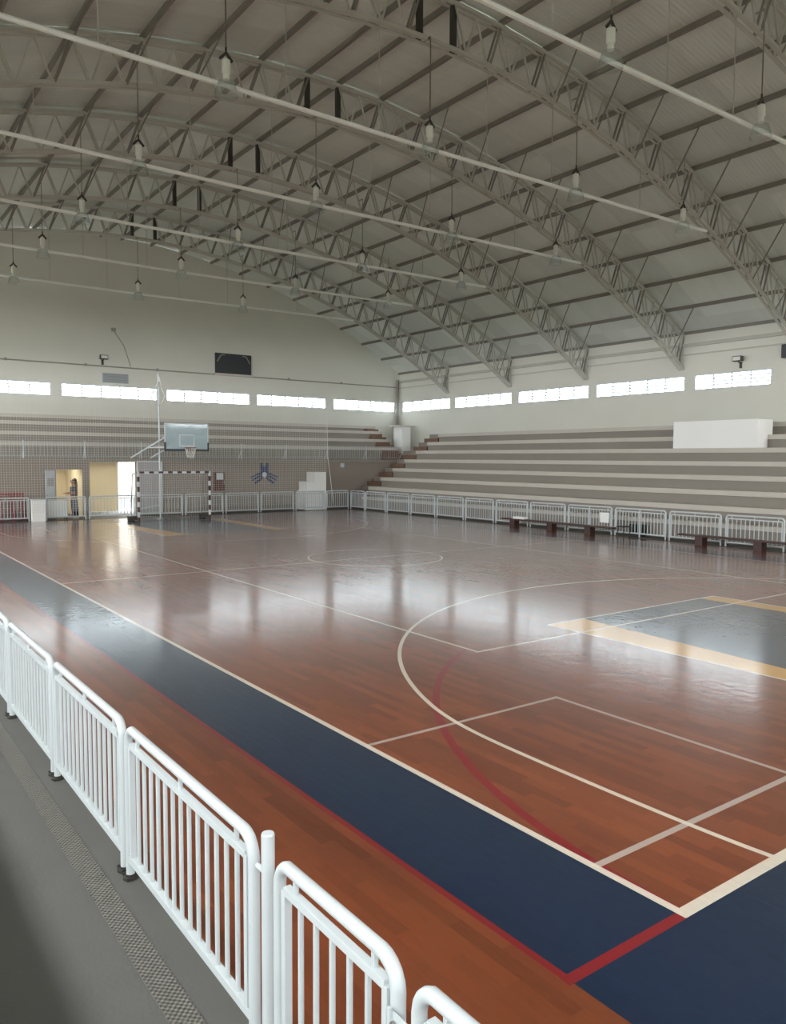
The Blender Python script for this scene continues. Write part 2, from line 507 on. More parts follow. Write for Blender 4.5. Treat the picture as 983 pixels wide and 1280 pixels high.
# ------------------------------------------------------------------ windows
def window(n, a, b, along, at, inward, label, panes):
    """along 'x' or 'y'; at = wall face coordinate (inner), inward = direction into wall"""
    def put(mb, u0, u1, z0, z1, d0, d1):
        lo, hi = sorted((at + inward * d0, at + inward * d1))
        if along == 'x': mb.box(u0, u1, lo, hi, z0, z1)
        else: mb.box(lo, hi, u0, u1, z0, z1)
    fr = MB(); t = .05
    put(fr, a, b, WZ0, WZ0 + t, .02, .12); put(fr, a, b, WZ1 - t, WZ1, .02, .12)
    put(fr, a, a + t, WZ0 + t, WZ1 - t, .02, .12); put(fr, b - t, b, WZ0 + t, WZ1 - t, .02, .12)
    o = struct(f'window_{n}', fr, M['white_paint'], label=label)
    pw = (b - a - 2 * t) / panes
    me = None
    mm = MB(); put(mm, -.025, .025, WZ0 + t, WZ1 - t, .03, .11); mme = mm.mesh('mullion', M['white_paint'])
    sl = MB()
    put(sl, .03, pw - .03, -.026, .026, .06, .072); sme = sl.mesh('louvre_slat', M['galv'])
    gp = MB(); put(gp, .026, pw - .026, WZ0 + t, WZ1 - t, .085, .09); gme = gp.mesh('pane', M['dimming_glass'])
    for k in range(panes):
        u = a + t + k * pw
        if k: place('mullion', mme, o, (u, 0, 0) if along == 'x' else (0, u, 0))
        place('pane', gme, o, (u, 0, 0) if along == 'x' else (0, u, 0))
        for q in range(1, 4):
            z = WZ0 + t + q * (hz - 2 * t) / 4
            place('louvre_slat', sme, o, (u, 0, z) if along == 'x' else (0, u, z))
    return o
n = 0
ordn = ['first', 'second', 'third', 'fourth', 'fifth', 'sixth', 'seventh', 'eighth', 'ninth', 'tenth', 'eleventh', 'twelfth', 'thirteenth', 'fourteenth']
for k, (a, b) in enumerate(BWIN):
    n += 1
    window(n, a, b, 'x', YB, 1, f'louvred strip window in the end wall, {ordn[k]} from the left', 5)
for k, (a, b) in enumerate(reversed(RWIN)):
    n += 1
    window(n, a, b, 'y', XR, 1, f'louvred strip window in the right wall, {ordn[k]} from the far corner', 5 if b - a > 4 else 4)

# ------------------------------------------------------------------ roof
ceil_o = bpy.data.objects.new('ceiling', None); COL.objects.link(ceil_o); ceil_o['kind'] = 'structure'
SH = .12
for a, b in zip(NODES, NODES[1:]):
    za, zb = ztop(a) + SH, ztop(b) + SH
    for y0, y1 in zip(BAYS, BAYS[1:]):
        pass
    mbp = MB().add([(a, 0, za), (b, 0, zb), (b, 1, zb), (a, 1, za), (a, 0, za + .03), (b, 0, zb + .03), (b, 1, zb + .03), (a, 1, za + .03)],
                   [(0, 3, 2, 1), (4, 5, 6, 7), (0, 1, 5, 4), (1, 2, 6, 5), (2, 3, 7, 6), (3, 0, 4, 7)])
    me = mbp.mesh('roof_sheet', M['sheet'])
    for y0, y1 in zip(BAYS, BAYS[1:]):
        o = place('roof_sheet', me, ceil_o, (0, y0 + .004, 0)); o.scale = (1, y1 - y0 - .008 + (.2 if y1 == YB else 0), 1)
for x in NODES:
    sl = math.atan(-2 * .0178 * (x - XC))
    mb = MB()
    z = ztop(x) + SH
    wd = .045
    h = .12
    mb.bar((x, YF, z - h / 2), (x, YB, z - h / 2), wd, h)
    mb.bar((x + .03, YF, z - h), (x + .03, YB, z - h), .06, .015)
    obj('purlin', mb, M['purlin'], ceil_o)
# eave beams on the long walls
trim = struct('trim_1', MB().box(XR - .12, XR, YF, YB, 7.32, 7.45).box(XR - .05, XR, YF, YB, 6.98, 7.03), M['truss'])

# ------------------------------------------------------------------ trusses
TN = ['nearest arched roof truss, cut by the top right corner of the view', 'second arched roof truss from the camera, its apex at the top edge',
      'third arched roof truss from the camera, over the near half of the court', 'fourth arched roof truss from the camera, over the middle of the court',
      'fifth arched roof truss from the camera, next but one to the end wall', 'farthest arched roof truss, closest to the end wall']
def make_truss():
    t = thing('roof_truss', TN[0], 'roof truss', (XC, 0, 6.7), 0, 'arched trusses carrying the roof')
    L = lambda x, y, z: (x - XC, y, z - 6.7)
    xs = []
    for a, b in zip(NODES, NODES[1:]):
        xs += [a + (b - a) * k / 4 for k in range(4)]
    xs.append(NODES[-1])
    def chord(fz, wd, ht, off, dx=0):
        mb = MB()
        for sgn in (-1, 1):       # double angle: two flanges with a slot between
            pts = [x for x in NODES]
            for a, b in zip(pts, pts[1:]):
                mb.bar(L(a, sgn * wd * .32, fz(a) + off), L(b, sgn * wd * .32, fz(b) + off), wd * .36, .025)
                mb.bar(L(a, sgn * wd * .48, fz(a) + off + ht / 2), L(b, sgn * wd * .48, fz(b) + off + ht / 2), .02, ht)
        return mb
    obj('top_chord', chord(ztop, .24, .07, -.06), M['truss'], t)
    obj('bottom_chord', chord(zbot, .26, .07, 0), M['truss'], t)
    for i, (a, b) in enumerate(zip(NODES, NODES[1:])):
        q = lambda s: a + (b - a) * s
        mid = b > 11 and a < 12.5 and b - a < 1.2
        if mid:
            for x in (a, b):
                obj('ridge_post', MB().bar(L(x, 0, zbot(x)), L(x, 0, ztop(x) - .06), .12, .12), M['dark_steel'], t)
            continue
        segs = [(ztop, 0, zbot, .25), (zbot, .25, ztop, .5), (ztop, .5, zbot, .75), (zbot, .75, ztop, 1)]
        for k, (f1, s1, f2, s2) in enumerate(segs):
            x1, x2 = q(s1), q(s2)
            mb = MB()
            for s in ((-.075, .075) if k in (0, 3) else (0,)):
                mb.bar(L(x1, s, f1(x1) - (.06 if f1 is ztop else 0)), L(x2, s, f2(x2) - (.06 if f2 is ztop else 0)), .04, .045)
            obj('web_bar', mb, M['truss'] if k != 3 else M['purlin'], t)
    # end shoes
    for x, s in ((NODES[0], 1), (NODES[-1], -1)):
        mb = MB().bar(L(x + s * .06, 0, zbot(x)), L(x + s * .06, 0, ztop(x)), .14, .1)
        mb.bar(L(x, 0, zbot(x) - .02), L(x + s * .7, 0, zbot(x + s * .7) - .02), .26, .05)
        obj('end_shoe', mb, M['truss'], t)
    # tie pipe and hangers
    obj('tie_rod', MB().tube([L(2 * XC - 22.75, 0, 9.84), L(XC, 0, 9.78), L(22.75, 0, 9.84)], .05, 8), M['rod'], t, smooth=True)
    for x in (4.2, 7.9, 10.2, 13.4, 15.7, 19.4):
        obj('hanger_rod', MB().tube([L(x, .0, zbot(x)), L(x, .0, 9.82)], .012, 5), M['truss'], t)
    # knee braces from the lower chord out to the purlins
    for k in range(len(NODES)):
        x = NODES[k]
        if k in (0, len(NODES) - 1) or abs(x - XC) < 3: continue
        xb = x + (.4 if x > XC else -.4)
        obj('knee_brace', MB().bar(L(xb, -.12, zbot(xb)), L(x, -1.35, ztop(x) + .02), .03, .03), M['purlin'], t)
    return t
tr = make_truss()
TR = [tr]
for i in range(1, 6): TR.append(copy_tree(tr))
for i, (o, y) in enumerate(zip(TR, TY)):
    o.location = (XC, y, 6.7); o['label'] = TN[i]

# ------------------------------------------------------------------ lamps on the trusses
def make_lamp():
    t = thing('pendant_lamp', 'x', 'lamp', (0, 0, 0), 0, 'pendant lamps hung under the roof')
    obj('ballast_box', MB().lathe([(.05, .12), (.08, .1), (.085, -.12), (.06, -.15)], n=10), M['lamp_box'], t, True)
    obj('bracket', MB().tube([(0, 0, .34), (0, 0, .2)], .02, 6).bar((-.13, 0, .1), (0, 0, .24), .03, .05).bar((0, 0, .24), (.13, 0, .1), .03, .05), M['dark_steel'], t)
    obj('lamp_holder', MB().lathe([(.06, -.15), (.065, -.24), (.05, -.26)], n=10), M['lamp_box'], t, True)
    d = MB()
    prof = [(.07, -.25), (.16, -.30), (.2, -.42), (.23, -.56)]
    nn = 16
    vs = []; fs = []
    for r, z in prof:
        for k in range(nn): vs.append((r * math.cos(2 * PI * k / nn), r * math.sin(2 * PI * k / nn), z))
    for i in range(3):
        for k in range(nn): fs.append((i * nn + k, i * nn + (k + 1) % nn, (i + 1) * nn + (k + 1) % nn, (i + 1) * nn + k))
    d.add(vs, fs)
    obj('glass_shade', d, M['lamp_glass'], t, True)
    return t
proto = make_lamp()
used = False
LX = [1.6, 6.5, 11.45, 16.4, 21.2]
vis = {0: [2, 3], 1: [1, 2, 3, 4], 2: [1, 2, 3, 4], 3: [1, 2, 3, 4], 4: [1, 2, 3, 4], 5: [1, 2, 3]}
tn2 = ['nearest truss', 'second truss from the camera', 'third truss from the camera', 'fourth truss from the camera', 'fifth truss from the camera', 'farthest truss']
for ti, cols in vis.items():
    for j, c in enumerate(cols):
        o = proto if not used else copy_tree(proto); used = True
        x = LX[c]; y = TY[ti] - .22
        o.location = (x, y, 10.06)
        nm = len(cols)
        where = 'leftmost lamp' if j == 0 else ('rightmost lamp' if j == nm - 1 else f'{ordn[j]} lamp from the left')
        o['label'] = f'pendant lamp, {where} in view under the {tn2[ti]}'
        zz = zbot(x)
        obj('lamp_cable', MB().tube([(0, 0, .3), (0, 0, zz - 10.06 + .02)], .014, 5).bar((0, 0, zz - 10.06), (0, .22, zz - 10.06), .03, .03), M['pale_cable'], o)

# ------------------------------------------------------------------ right grandstand
gs = thing('grandstand', 'long stepped concrete grandstand along the right wall', 'grandstand', (26.5, 15, 0))
def loc(mb, o):  # shift world-built geometry into a thing's frame
    mb.v = [(x - o.location.x, y - o.location.y, z - o.location.z) for x, y, z in mb.v]
    return mb
YE = 34.6
tops = [1.17 + .485 * k for k in range(7)]
fronts = [23.7 + .8 * k for k in range(7)]
mb = MB().box(23.3, 23.7, YF + .01, YE, 0, .5)
st = obj('step', loc(mb, gs), M['concrete'], gs)
mb = MB().box(23.24, 23.72, YF + .01, YE, .5, .64); obj('seat_edge', loc(mb, gs), M['nose'], st)
for k, (x, z) in enumerate(zip(fronts, tops)):
    x1 = fronts[k + 1] + .05 if k < 6 else XR - .002
    st = obj('tier', loc(MB().box(x, x1, YF + .01, YE, max(0, z - .9), z - .17), gs), M['concrete'], gs)
    obj('seat_edge', loc(MB().box(x - .07, x1, YF + .01, YE - .01, z - .17, z), gs), M['nose'], st)

# the same stand on the near side, under and behind the camera
ls = thing('near_stand', None, None, (-2.5, 15, 0)); ls['kind'] = 'structure'
for k in range(8):
    x = .3 - .8 * k; z = .55 + .485 * k
    x1 = x - .85 if k < 7 else XL + .005
    obj('tier', loc(MB().box(x1, x, YF + .01, YE, max(0, z - .9), z), ls), M['concrete'], ls)

# aisle stair beside it, brown half steps
sa = thing('aisle_stair', 'worn brown and grey stair at the far end of the right grandstand', 'stairs', (26.5, 35.3, 0))
obj('stair_flank', loc(MB().box(23.72, 29.15, YE + .02, YE + .10, 0, .6), sa), M['wall_lower'], sa)
for k in range(14):
    x0 = 23.7 + .4 * k; z = .93 + .2425 * k
    if z > 4.1: break
    obj('stair_step', loc(MB().box(x0, min(x0 + .44, XR - .01), YE + .1, 35.95, 0 if k < 2 else z - .5, z), sa), M['brown_step'] if k % 2 == 0 else M['concrete'], sa)
# corner block with booth
struct('trim_2', MB().box(27.32, XR - .005, 36.0, YB - .01, 0, 3.1), M['wall_lower'], label='plain concrete block filling the far right corner')
bt = thing('corner_booth', 'small white booth with flat slab roof in the far right corner', 'booth', (28.2, 37.7, 3.3))
obj('booth_body', MB().box(-.32, .32, -.42, .42, -.195, 1.25), M['white_plaster'], bt)
obj('booth_roof', MB().box(-.55, .55, -.55, .55, 1.25, 1.34), M['nose'], bt)

# ------------------------------------------------------------------ end stand over the lower wall
es = thing('end_stand', 'stepped concrete stand on top of the end wall above the doorways', 'grandstand', (11, 38, 2.45))
obj('stand_slab', loc(MB().box(XL + .01, 27.3, 35.93, YB - .005, 2.455, 2.6), es), M['concrete'], es)
et, ef = [3.3, 3.79, 4.28, 4.62], [36.9, 37.7, 38.5, 39.2]
for k, (y, z) in enumerate(zip(ef, et)):
    y1 = ef[k + 1] + .05 if k < 3 else YB - .006
    st = obj('tier', loc(MB().box(XL + .01, 27.28, y, y1, 2.6, z - .16), es), M['concrete'], es)
    obj('seat_edge', loc(MB().box(XL + .01, 27.28, y - .06, y1, z - .16, z), es), M['nose'], st)
for k in range(7):
    y0 = 36.5 + .4 * k; z = 2.6 + .35 + .245 * k
    obj('aisle_step', loc(MB().box(26.1 + .06 * k, 27.3, y0 - .02, min(y0 + .42, YB - .01), 2.6, min(z, 4.64)), es), M['brown_step'], es)

# parapet railing along the end stand
pr_ = thing('parapet_railing', 'low white barred railing on the front edge of the end stand', 'railing', (11, 36.05, 2.6))
x0, x1 = 2.0, 27.0
obj('top_rail', loc(MB().tube([(x0, 36.05, 3.32), (x1, 36.05, 3.32)], .008, 6), pr_), M['white_paint'], pr_)
obj('bottom_rail', loc(MB().tube([(x0, 36.05, 2.7), (x1, 36.05, 2.7)], .008, 6), pr_), M['white_paint'], pr_)
pme = MB().tube([(0, 0, 0), (0, 0, .76)], .022, 6).bar((0, 0, .5), (.0, .35, .0), .02, .02).mesh('post', M['white_paint'])
x = x0
while x < x1 + .1:
    place('post', pme, pr_, (x - 11, 0, 0)); x += 2.5
bme = MB().bar((0, 0, .1), (0, 0, .72), .009, .009).mesh('bar', M['white_paint'])
nb = 166
for k in range(nb):
    place('bar', bme, pr_, (x0 + .1 + k * (x1 - x0 - .2) / (nb - 1) - 11, 0, 0))

# ------------------------------------------------------------------ guard rail panels
PANEL = {}
def panel_proto(Lp, nb, double=False):
    key = (round(Lp, 2), nb, double)
    if key in PANEL: return PANEL[key]
    r = .027; H = 1.0; rc = .1
    d = {}
    def hoop(a, b):
        pts = [(a, 0, .0), (a, 0, H - r - rc)]
        for q in range(1, 6):
            an = PI - q * PI / 10
            pts.append((a + rc + rc * math.cos(an), 0, H - r - rc + rc * math.sin(an)))
        for q in range(1, 6):
            an = PI / 2 - q * PI / 10
            pts.append((b - rc + rc * math.cos(an), 0, H - r - rc + rc * math.sin(an)))
        pts += [(b, 0, .0)]
        return pts
    d['hoop_frame'] = [MB().tube(hoop(-Lp / 2 + r, Lp / 2 - r), r, 12).mesh('hoop_frame', M['white_paint'], True)]
    a, b = -Lp / 2 + .085, Lp / 2 - .085
    zt, zb = .87, .14
    d['top_rail'] = [MB().box(a, b, -.018, .018, zt - .018, zt + .018).mesh('top_rail', M['white_paint'], bevel=.003)]
    d['bottom_rail'] = [MB().box(-Lp / 2 + .05, Lp / 2 - .05, -.02, .02, zb - .025, zb + .02).mesh('bottom_rail', M['white_paint'], bevel=.003)]
    d['side_rail'] = [MB().box(x - .016, x + .016, -.018, .018, zb, zt).mesh('side_rail', M['white_paint'], bevel=.003) for x in (a, b)]
    d['spacer'] = [MB().tube([(x, 0, zt), (x, 0, H - r)], .013, 8).mesh('spacer', M['white_paint'], True) for x in ((a + .12, 0, b - .12) if Lp > 1.2 else (a + .08, b - .08))]
    tab = MB()
    for sx in (-1, 1):
        for z in (.3, .62): tab.bar((sx * (Lp / 2 - .09), 0, z), (sx * (Lp / 2 - .03), 0, z), .012, .03)
    d['bracket'] = [tab.mesh('bracket', M['white_paint'])]
    if double:
        d['middle_post'] = [MB().tube([(0, 0, .0), (0, 0, H - r)], r * .9, 10).mesh('middle_post', M['white_paint'], True)]
    bar = MB().tube([(0, 0, zb), (0, 0, zt)], .0125, 8).mesh('bar', M['white_paint'], True)
    sp = (b - a) / (nb + 1)
    bars = [(bar, a + sp * (k + 1)) for k in range(nb)]
    foot = MB().lathe([(.05, 0), (.05, .012), (.034, .016), (.033, .03)], n=12)
    for k in range(2): foot.tube([(-.04 + .08 * k, .03, .0), (-.04 + .08 * k, .03, .024)], .009, 6)
    fm = foot.mesh('foot_flange', M['dark_steel'], True)
    PANEL[key] = (d, bars, fm)
    return PANEL[key]
def panel(p0, p1, nb, label, group=None, double=False, feet=True):
    p0, p1 = Vector(p0), Vector(p1)
    c = (p0 + p1) / 2; dv = p1 - p0
    Lp = round(dv.length, 2)
    t = thing('guard_rail_panel', label, 'guard rail', (c.x, c.y, 0.0), math.atan2(dv.y, dv.x), group)
    d, bars, fm = panel_proto(Lp, nb, double)
    for nme, mes in d.items():
        for me in mes: place(nme, me, t)
    for me, x in bars: place('bar', me, t, (x, 0, 0))
    if feet:
        for s in (-1, 1): place('foot_flange', fm, t, (s * (Lp / 2 - .027), 0, 0))
    return t
# near left fence (runs along the walkway)
NX = 1.5
G1 = 'white guard rail panels along the near walkway'
panel((NX, 3.06, 0), (NX, 4.87, 0), 13, 'white tubular guard rail panel in the left foreground beside the lone post', G1)
panel((NX, 4.93, 0), (NX, 6.75, 0), 13, 'white guard rail panel at left, second from the lone post', G1)
panel((NX, 6.81, 0), (NX, 8.63, 0), 13, 'white guard rail panel at left, third from the lone post', G1)
panel((NX, 8.69, 0), (NX, 10.51, 0), 13, 'white guard rail panel cut by the left edge of the view', G1)
panel((NX, 1.98, 0), (NX, 2.87, 0), 5, 'short white gate panel between the lone post and the padlocked latch', G1)
panel((NX, 1.03, 0), (NX, 1.92, 0), 5, 'white gate panel cut by the bottom edge, right of the latch', G1)
gp = thing('gate_post', 'lone white round post between the two foreground guard rails', 'post', (NX, 2.95, 0))
obj('post_tube', MB().tube([(0, 0, 0), (0, 0, 1.04)], .029, 16), M['white_paint'], gp, True)
obj('post_cap', MB().lathe([(.029, 1.04), (.026, 1.046), (.006, 1.047)], n=16), M['white_paint'], gp, True)
obj('link_bar', MB().tube([(0, .025, .86), (0, .102, .86)], .012, 8), M['white_paint'], gp, True)
obj('foot_flange', MB().lathe([(.055, 0), (.055, .012), (.03, .018)], n=12), M['dark_steel'], gp, True)
lt = thing('gate_latch', 'white padlocked latch joining the two foreground gate panels', 'latch', (NX - .032, 1.955, .80))
obj('latch_plate', MB().box(-.008, .0, -.06, .06, -.035, .035), M['white_paint'], lt, bevel=.002)
obj('hasp', MB().box(-.018, -.008, -.05, .035, -.012, .014).box(-.02, -.008, .03, .045, -.05, .05), M['white_paint'], lt, bevel=.002)
sh = [(-.026, .0 + .02 * math.cos(a), -.005 + .03 * math.sin(a)) for a in [PI * k / 8 for k in range(9)]]
obj('padlock', MB().tube([(-.026, .02, -.03)] + sh + [(-.026, -.02, -.03)], .0045, 8).box(-.036, -.016, -.028, .028, -.075, -.03), M['galv'], lt, bevel=.002)

# right fence
FX = 22.65
G2 = 'white guard rail panels in front of the right grandstand'
segs = [(11.63, 13.5, 0), (13.62, 15.5, 0), (15.6, 17.7, 1), (17.8, 19.86, 1), (19.95, 21.8, 0), (21.9, 23.76, 0), (23.86, 25.66, 0),
        (25.76, 27.62, 0), (27.72, 29.56, 0), (29.66, 31.5, 0), (31.6, 33.4, 0), (33.45, 34.8, 0)]
for k, (a, b, dbl) in enumerate(segs):
    panel((FX, a, 0), (FX, b, 0), 11 if not dbl else 14,
          f'white guard rail panel before the right grandstand, {ordn[k]} from the right edge', G2, bool(dbl), False)
# end fence
FY = 34.9
G3 = 'white guard rail panels across the end of the court'
segs = [(3.2, 5.1), (5.15, 6.95), (7.57, 9.2), (9.3, 11.33), (11.4, 13.5), (13.6, 15.5), (15.6, 17.36), (17.44, 19.32), (19.4, 21.12), (21.2, 22.6)]
for k, (a, b) in enumerate(segs):
    panel((a, FY, 0), (b, FY, 0), 12 if b - a > 1.5 else 9,
          'white guard rail panel at the left end of the end fence' if k == 0 else
          f'white guard rail panel of the end fence, {ordn[k]} from the left', G3, False, False)

# ------------------------------------------------------------------ handball goal
gl = thing('handball_goal', 'dark and white striped handball goal at the far end of the court', 'goal', (12.05, 32.03, 0))
def striped(axis, L0):
    mb = MB(); nst = int(round(L0 / .2)); s = L0 / nst
    for k in range(nst):
        a, b = k * s, (k + 1) * s
        if axis == 'z': mb.box(-.04, .04, -.04, .04, a, b, k % 2)
        else: mb.box(a, b, -.04, .04, -.04, .04, k % 2)
    return mb
zm = striped('z', 2.08).mesh('goal_post', [M['stripe_dark'], M['white_paint']])
for x in (-1.54, 1.54): place('goal_post', zm, gl, (x, 0, 0))
place('crossbar', striped('x', 3.0).mesh('crossbar', [M['stripe_dark'], M['white_paint']]), gl, (-1.5, 0, 2.04))
fr = MB()
for x in (-1.54, 1.54):
    fr.tube([(x, .04, 2.04), (x, .75, 1.95), (x, 1.0, .05), (x, .04, .04)], .02, 6)
fr.tube([(-1.54, 1.0, .05), (1.54, 1.0, .05)], .02, 6)
obj('back_frame', fr, M['galv'], gl)
nb_ = MB(); t = .005
for k in range(31):
    x = -1.5 + k * .1; nb_.bar((x, .75, 1.95), (x, 1.0, .05), t, t); nb_.bar((x, .04, 2.03), (x, .75, 1.95), t, t)
for k in range(20):
    s = k / 19; nb_.bar((-1.5, .75 + .25 * s, 1.95 - 1.9 * s), (1.5, .75 + .25 * s, 1.95 - 1.9 * s), t, t)
tag(obj('goal_net', nb_, M['net'], gl), kind='stuff')
for x in (-1.75, 1.4):
    obj('anchor_weight', MB().box(x, x + .34, .5, .85, 0, .22), M['dark_steel'], gl, bevel=.02)

# ------------------------------------------------------------------ basketball backboard on its boom
bk = thing('basketball_hoop', 'clear basketball backboard on a long white boom from the end stand', 'basketball hoop', (12.03, 30.6, 2.97))
obj('backboard', MB().box(-.9, .9, -.015, .015, .0, 1.05), M['acrylic'], bk)
fm = MB()
for a, b in (((-.9, 0), (.9, 0)), ((-.9, 1.05), (.9, 1.05)), ((-.9, 0), (-.9, 1.05)), ((.9, 0), (.9, 1.05))):
    fm.bar((a[0], 0, a[1]), (b[0], 0, b[1]), .04, .04)
obj('board_frame', fm, M['white_paint'], bk)
fm = MB()
for a, b in (((-.3, .15), (.3, .15)), ((-.3, .6), (.3, .6)), ((-.3, .15), (-.3, .6)), ((.3, .15), (.3, .6))):
    fm.bar((a[0], -.02, a[1]), (b[0], -.02, b[1]), .012, .05)
obj('target_square', fm, M['white_paint'], bk)
obj('board_pad', MB().box(-.93, .93, -.04, .04, -.05, .03).box(-.93, -.87, -.04, .04, .03, .3).box(.87, .93, -.04, .04, .03, .3), M['black'], bk)
rim = [(.225 * math.cos(2 * PI * k / 20), -.4 + .225 * math.sin(2 * PI * k / 20), .08) for k in range(21)]
obj('rim', MB().tube(rim, .012, 6).box(-.09, .09, -.18, -.015, .0, .1), M['hoop'], bk)
nn = MB()
for k in range(12):
    a = 2 * PI * k / 12; b2 = a + PI / 6
    for s in (1, -1):
        b3 = a + s * PI / 12
        nn.bar((.22 * math.cos(a), -.4 + .22 * math.sin(a), .08), (.12 * math.cos(b3), -.4 + .12 * math.sin(b3), -.32), .008, .008)
tag(obj('hoop_net', nn, M['net'], bk), kind='stuff')
for x in (-.45, .45):
    obj('boom_arm', MB().tube([(x, .03, .75), (x - .1, 5.32, -.33)], .035, 8), M['white_paint'], bk, True)
    obj('boom_strut', MB().tube([(x, .03, .12), (x - .1, 3.2, .1)], .028, 8), M['white_paint'], bk, True)
obj('boom_cross', MB().tube([(-.5, 2.2, .3), (.4, 2.2, .3)], .02, 6).tube([(-.5, 3.2, .1), (.3, 3.2, .1)], .02, 6), M['white_paint'], bk)

# ------------------------------------------------------------------ protective net behind the goal
nt_ = thing('protective_net', 'tall white safety net hung across the end of the court behind the goal', 'net', (11, 33.6, 0))
mb = MB(); t = .006
XN0, XN1, ZN0, ZN1 = 1.0, 20.45, .45, 5.15
k = 0; x = XN0
while x <= XN1 + 1e-6:
    sag = .02 * math.sin(k * .9)
    mb.bar((x, 33.6 + sag, ZN0), (x, 33.6, ZN1), t, t); x += .1; k += 1
z = ZN0
while z <= ZN1 + 1e-6:
    mb.bar((XN0, 33.6, z), (XN1, 33.6, z), t, t); z += .1
tag(obj('net_mesh', loc(mb, nt_), M['net'], nt_), kind='stuff')
obj('edge_rope', loc(MB().tube([(XN1, 33.6, ZN1), (XN1 + .06, 33.6, 2.8), (XN1 + .4, 33.6, .35)], .014, 6).tube([(XN0, 33.6, ZN1), (11, 33.6, ZN1 - .06), (XN1, 33.6, ZN1)], .012, 6), nt_), M['net'], nt_)
npole = thing('net_pole', 'tall thin white pole holding up the safety net left of the backboard', 'pole', (11.85, 33.25, 0))
obj('pole_tube', MB().tube([(0, 0, 0), (0, 0, 6.25)], .035, 8), M['white_paint'], npole, True)
obj('pole_base', MB().lathe([(.16, 0), (.16, .03), (.05, .06)], n=12), M['white_paint'], npole, True)
obj('rope_coil', MB().tube([(.0, -.05, 5.9), (-.3, -.08, 5.35), (-.42, -.1, 5.0), (-.2, -.1, 4.85), (.1, -.1, 4.95), (.25, -.08, 5.3), (.12, -.06, 5.6), (.02, -.05, 6.1)], .03, 6), M['net'], npole, True)

# ------------------------------------------------------------------ doors and things at the end wall
gd = thing('gate_leaf', 'grey sheet gate leaf in a white frame, folded open right of the doorway', 'gate', (12.3, 35.88, 0))
fm = MB()
for a, b in (((-.56, .05), (-.56, 2.47)), ((.56, .05), (.56, 2.47)), ((-.56, 2.47), (.56, 2.47)), ((-.56, .08), (.56, .08))):
    fm.bar((a[0], 0, a[1]), (b[0], 0, b[1]), .07, .07, up=(0, 1, 0))
obj('leaf_frame', fm, M['white_paint'], gd)
obj('leaf_sheet', MB().box(-.53, .53, .0, .02, .1, 2.44), M['grey_sheet'], gd)
obj('slanted_bar', MB().bar((-.5, -.04, .3), (.53, -.04, .46), .03, .06), M['white_paint'], gd)
dl = thing('door_leaf', 'white door leaf with grey glazed panel, ajar at the small doorway', 'door', (8.2, 35.96, 0), PI * 1.1)
obj('leaf', MB().box(0, .44, -.02, .02, .01, 2.08), M['white_paint'], dl)
obj('door_panel', MB().box(.06, .38, -.03, .03, 1.4, 1.75), M['grey_sheet'], dl)
obj('door_handle', MB().box(.38, .41, -.06, .06, .98, 1.02), M['galv'], dl)
tag(obj('switch_box', MB().box(9.55, 9.85, YB - .12, YB - .08, 1.35, 1.75), M['nose']), 'small wall box inside the lit small doorway', 'wall box')

area('room_lamp', (8.3, 37.6, 2.38), (0, 0, 0), 1.2, .4, 45, color=(1, .93, .78))
area('corridor_fill', (11.0, 37.6, 2.38), (0, 0, 0), .4, 1.2, 25, color=(1, .93, .8))  # unseen fill light added to brighten the corridor; no fixture there

cb_ = thing('white_counter', 'white chest-high counter in front of the end fence at far left', 'counter', (7.22, 34.62, 0))
obj('counter_body', MB().box(-.25, .25, -.15, .15, 0, .88), M['white_plaster'], cb_)
obj('counter_top', MB().box(-.27, .27, -.18, .18, .88, .93), M['white_paint'], cb_)
tb = thing('white_table', 'white panelled table behind the end fence beside the standing person', 'table', (8.05, 35.35, 0))
obj('table_top', MB().box(-.45, .45, -.25, .25, .84, .88), M['dark_steel'], tb)
obj('front_panel', MB().box(-.45, .42, -.24, -.2, .12, .82), M['white_plaster'], tb)
for x in (-.42, .42):
    for y in (-.18, .22): obj('leg', MB().box(x - .02, x + .02, y - .02, y + .02, 0, .84), M['dark_steel'], tb)

# stacked dark red chairs
def chair(x, y, lab, slats=4):
    t = thing('red_chair', lab, 'chair', (x, y, 0), 0, 'dark red chairs at the end wall')
    for sx in (-.19, .19):
        obj('leg', MB().bar((sx, -.2, 0), (sx, -.18, .44), .035, .035), M['red_plastic'], t)
        obj('leg', MB().bar((sx, .22, 0), (sx, .18, 1.16), .04, .04), M['red_plastic'], t)
    obj('seat', MB().box(-.22, .22, -.22, .2, .43, .47), M['red_plastic'], t, bevel=.01)
    for k in range(slats):
        xx = -.14 + .28 * k / (slats - 1)
        obj('back_slat', MB().bar((xx, .19, .5), (xx, .2, 1.2), .05, .02), M['red_plastic'], t)
    obj('back_rail', MB().bar((-.2, .19, 1.1), (.2, .19, 1.1), .03, .06), M['red_plastic'], t)
    return t
chair(6.2, 35.45, 'dark red slatted chair behind the end fence, left one of two')
chair(6.66, 35.45, 'dark red slatted chair behind the end fence, right one of two')

tag(obj('socket_box', MB().box(22.75, 22.98, 35.93, 35.998, 2.18, 2.4), M['white_paint']), 'small white box high on the lower end wall right of the stepped block', 'wall box')
hc = thing('hose_cabinet', 'dark red wall cabinet on the end wall right of the goal', 'cabinet', (15.75, 35.998, 1.5))
obj('cabinet_body', MB().box(-.25, .25, -.14, 0, -.45, .45), M['dark_red'], hc)
obj('cabinet_pane', MB().box(-.18, .18, -.15, -.14, .1, .42), M['white_paint'], hc)
obj('cabinet_handle', MB().box(.2, .23, -.17, -.14, -.1, .05), M['galv'], hc)

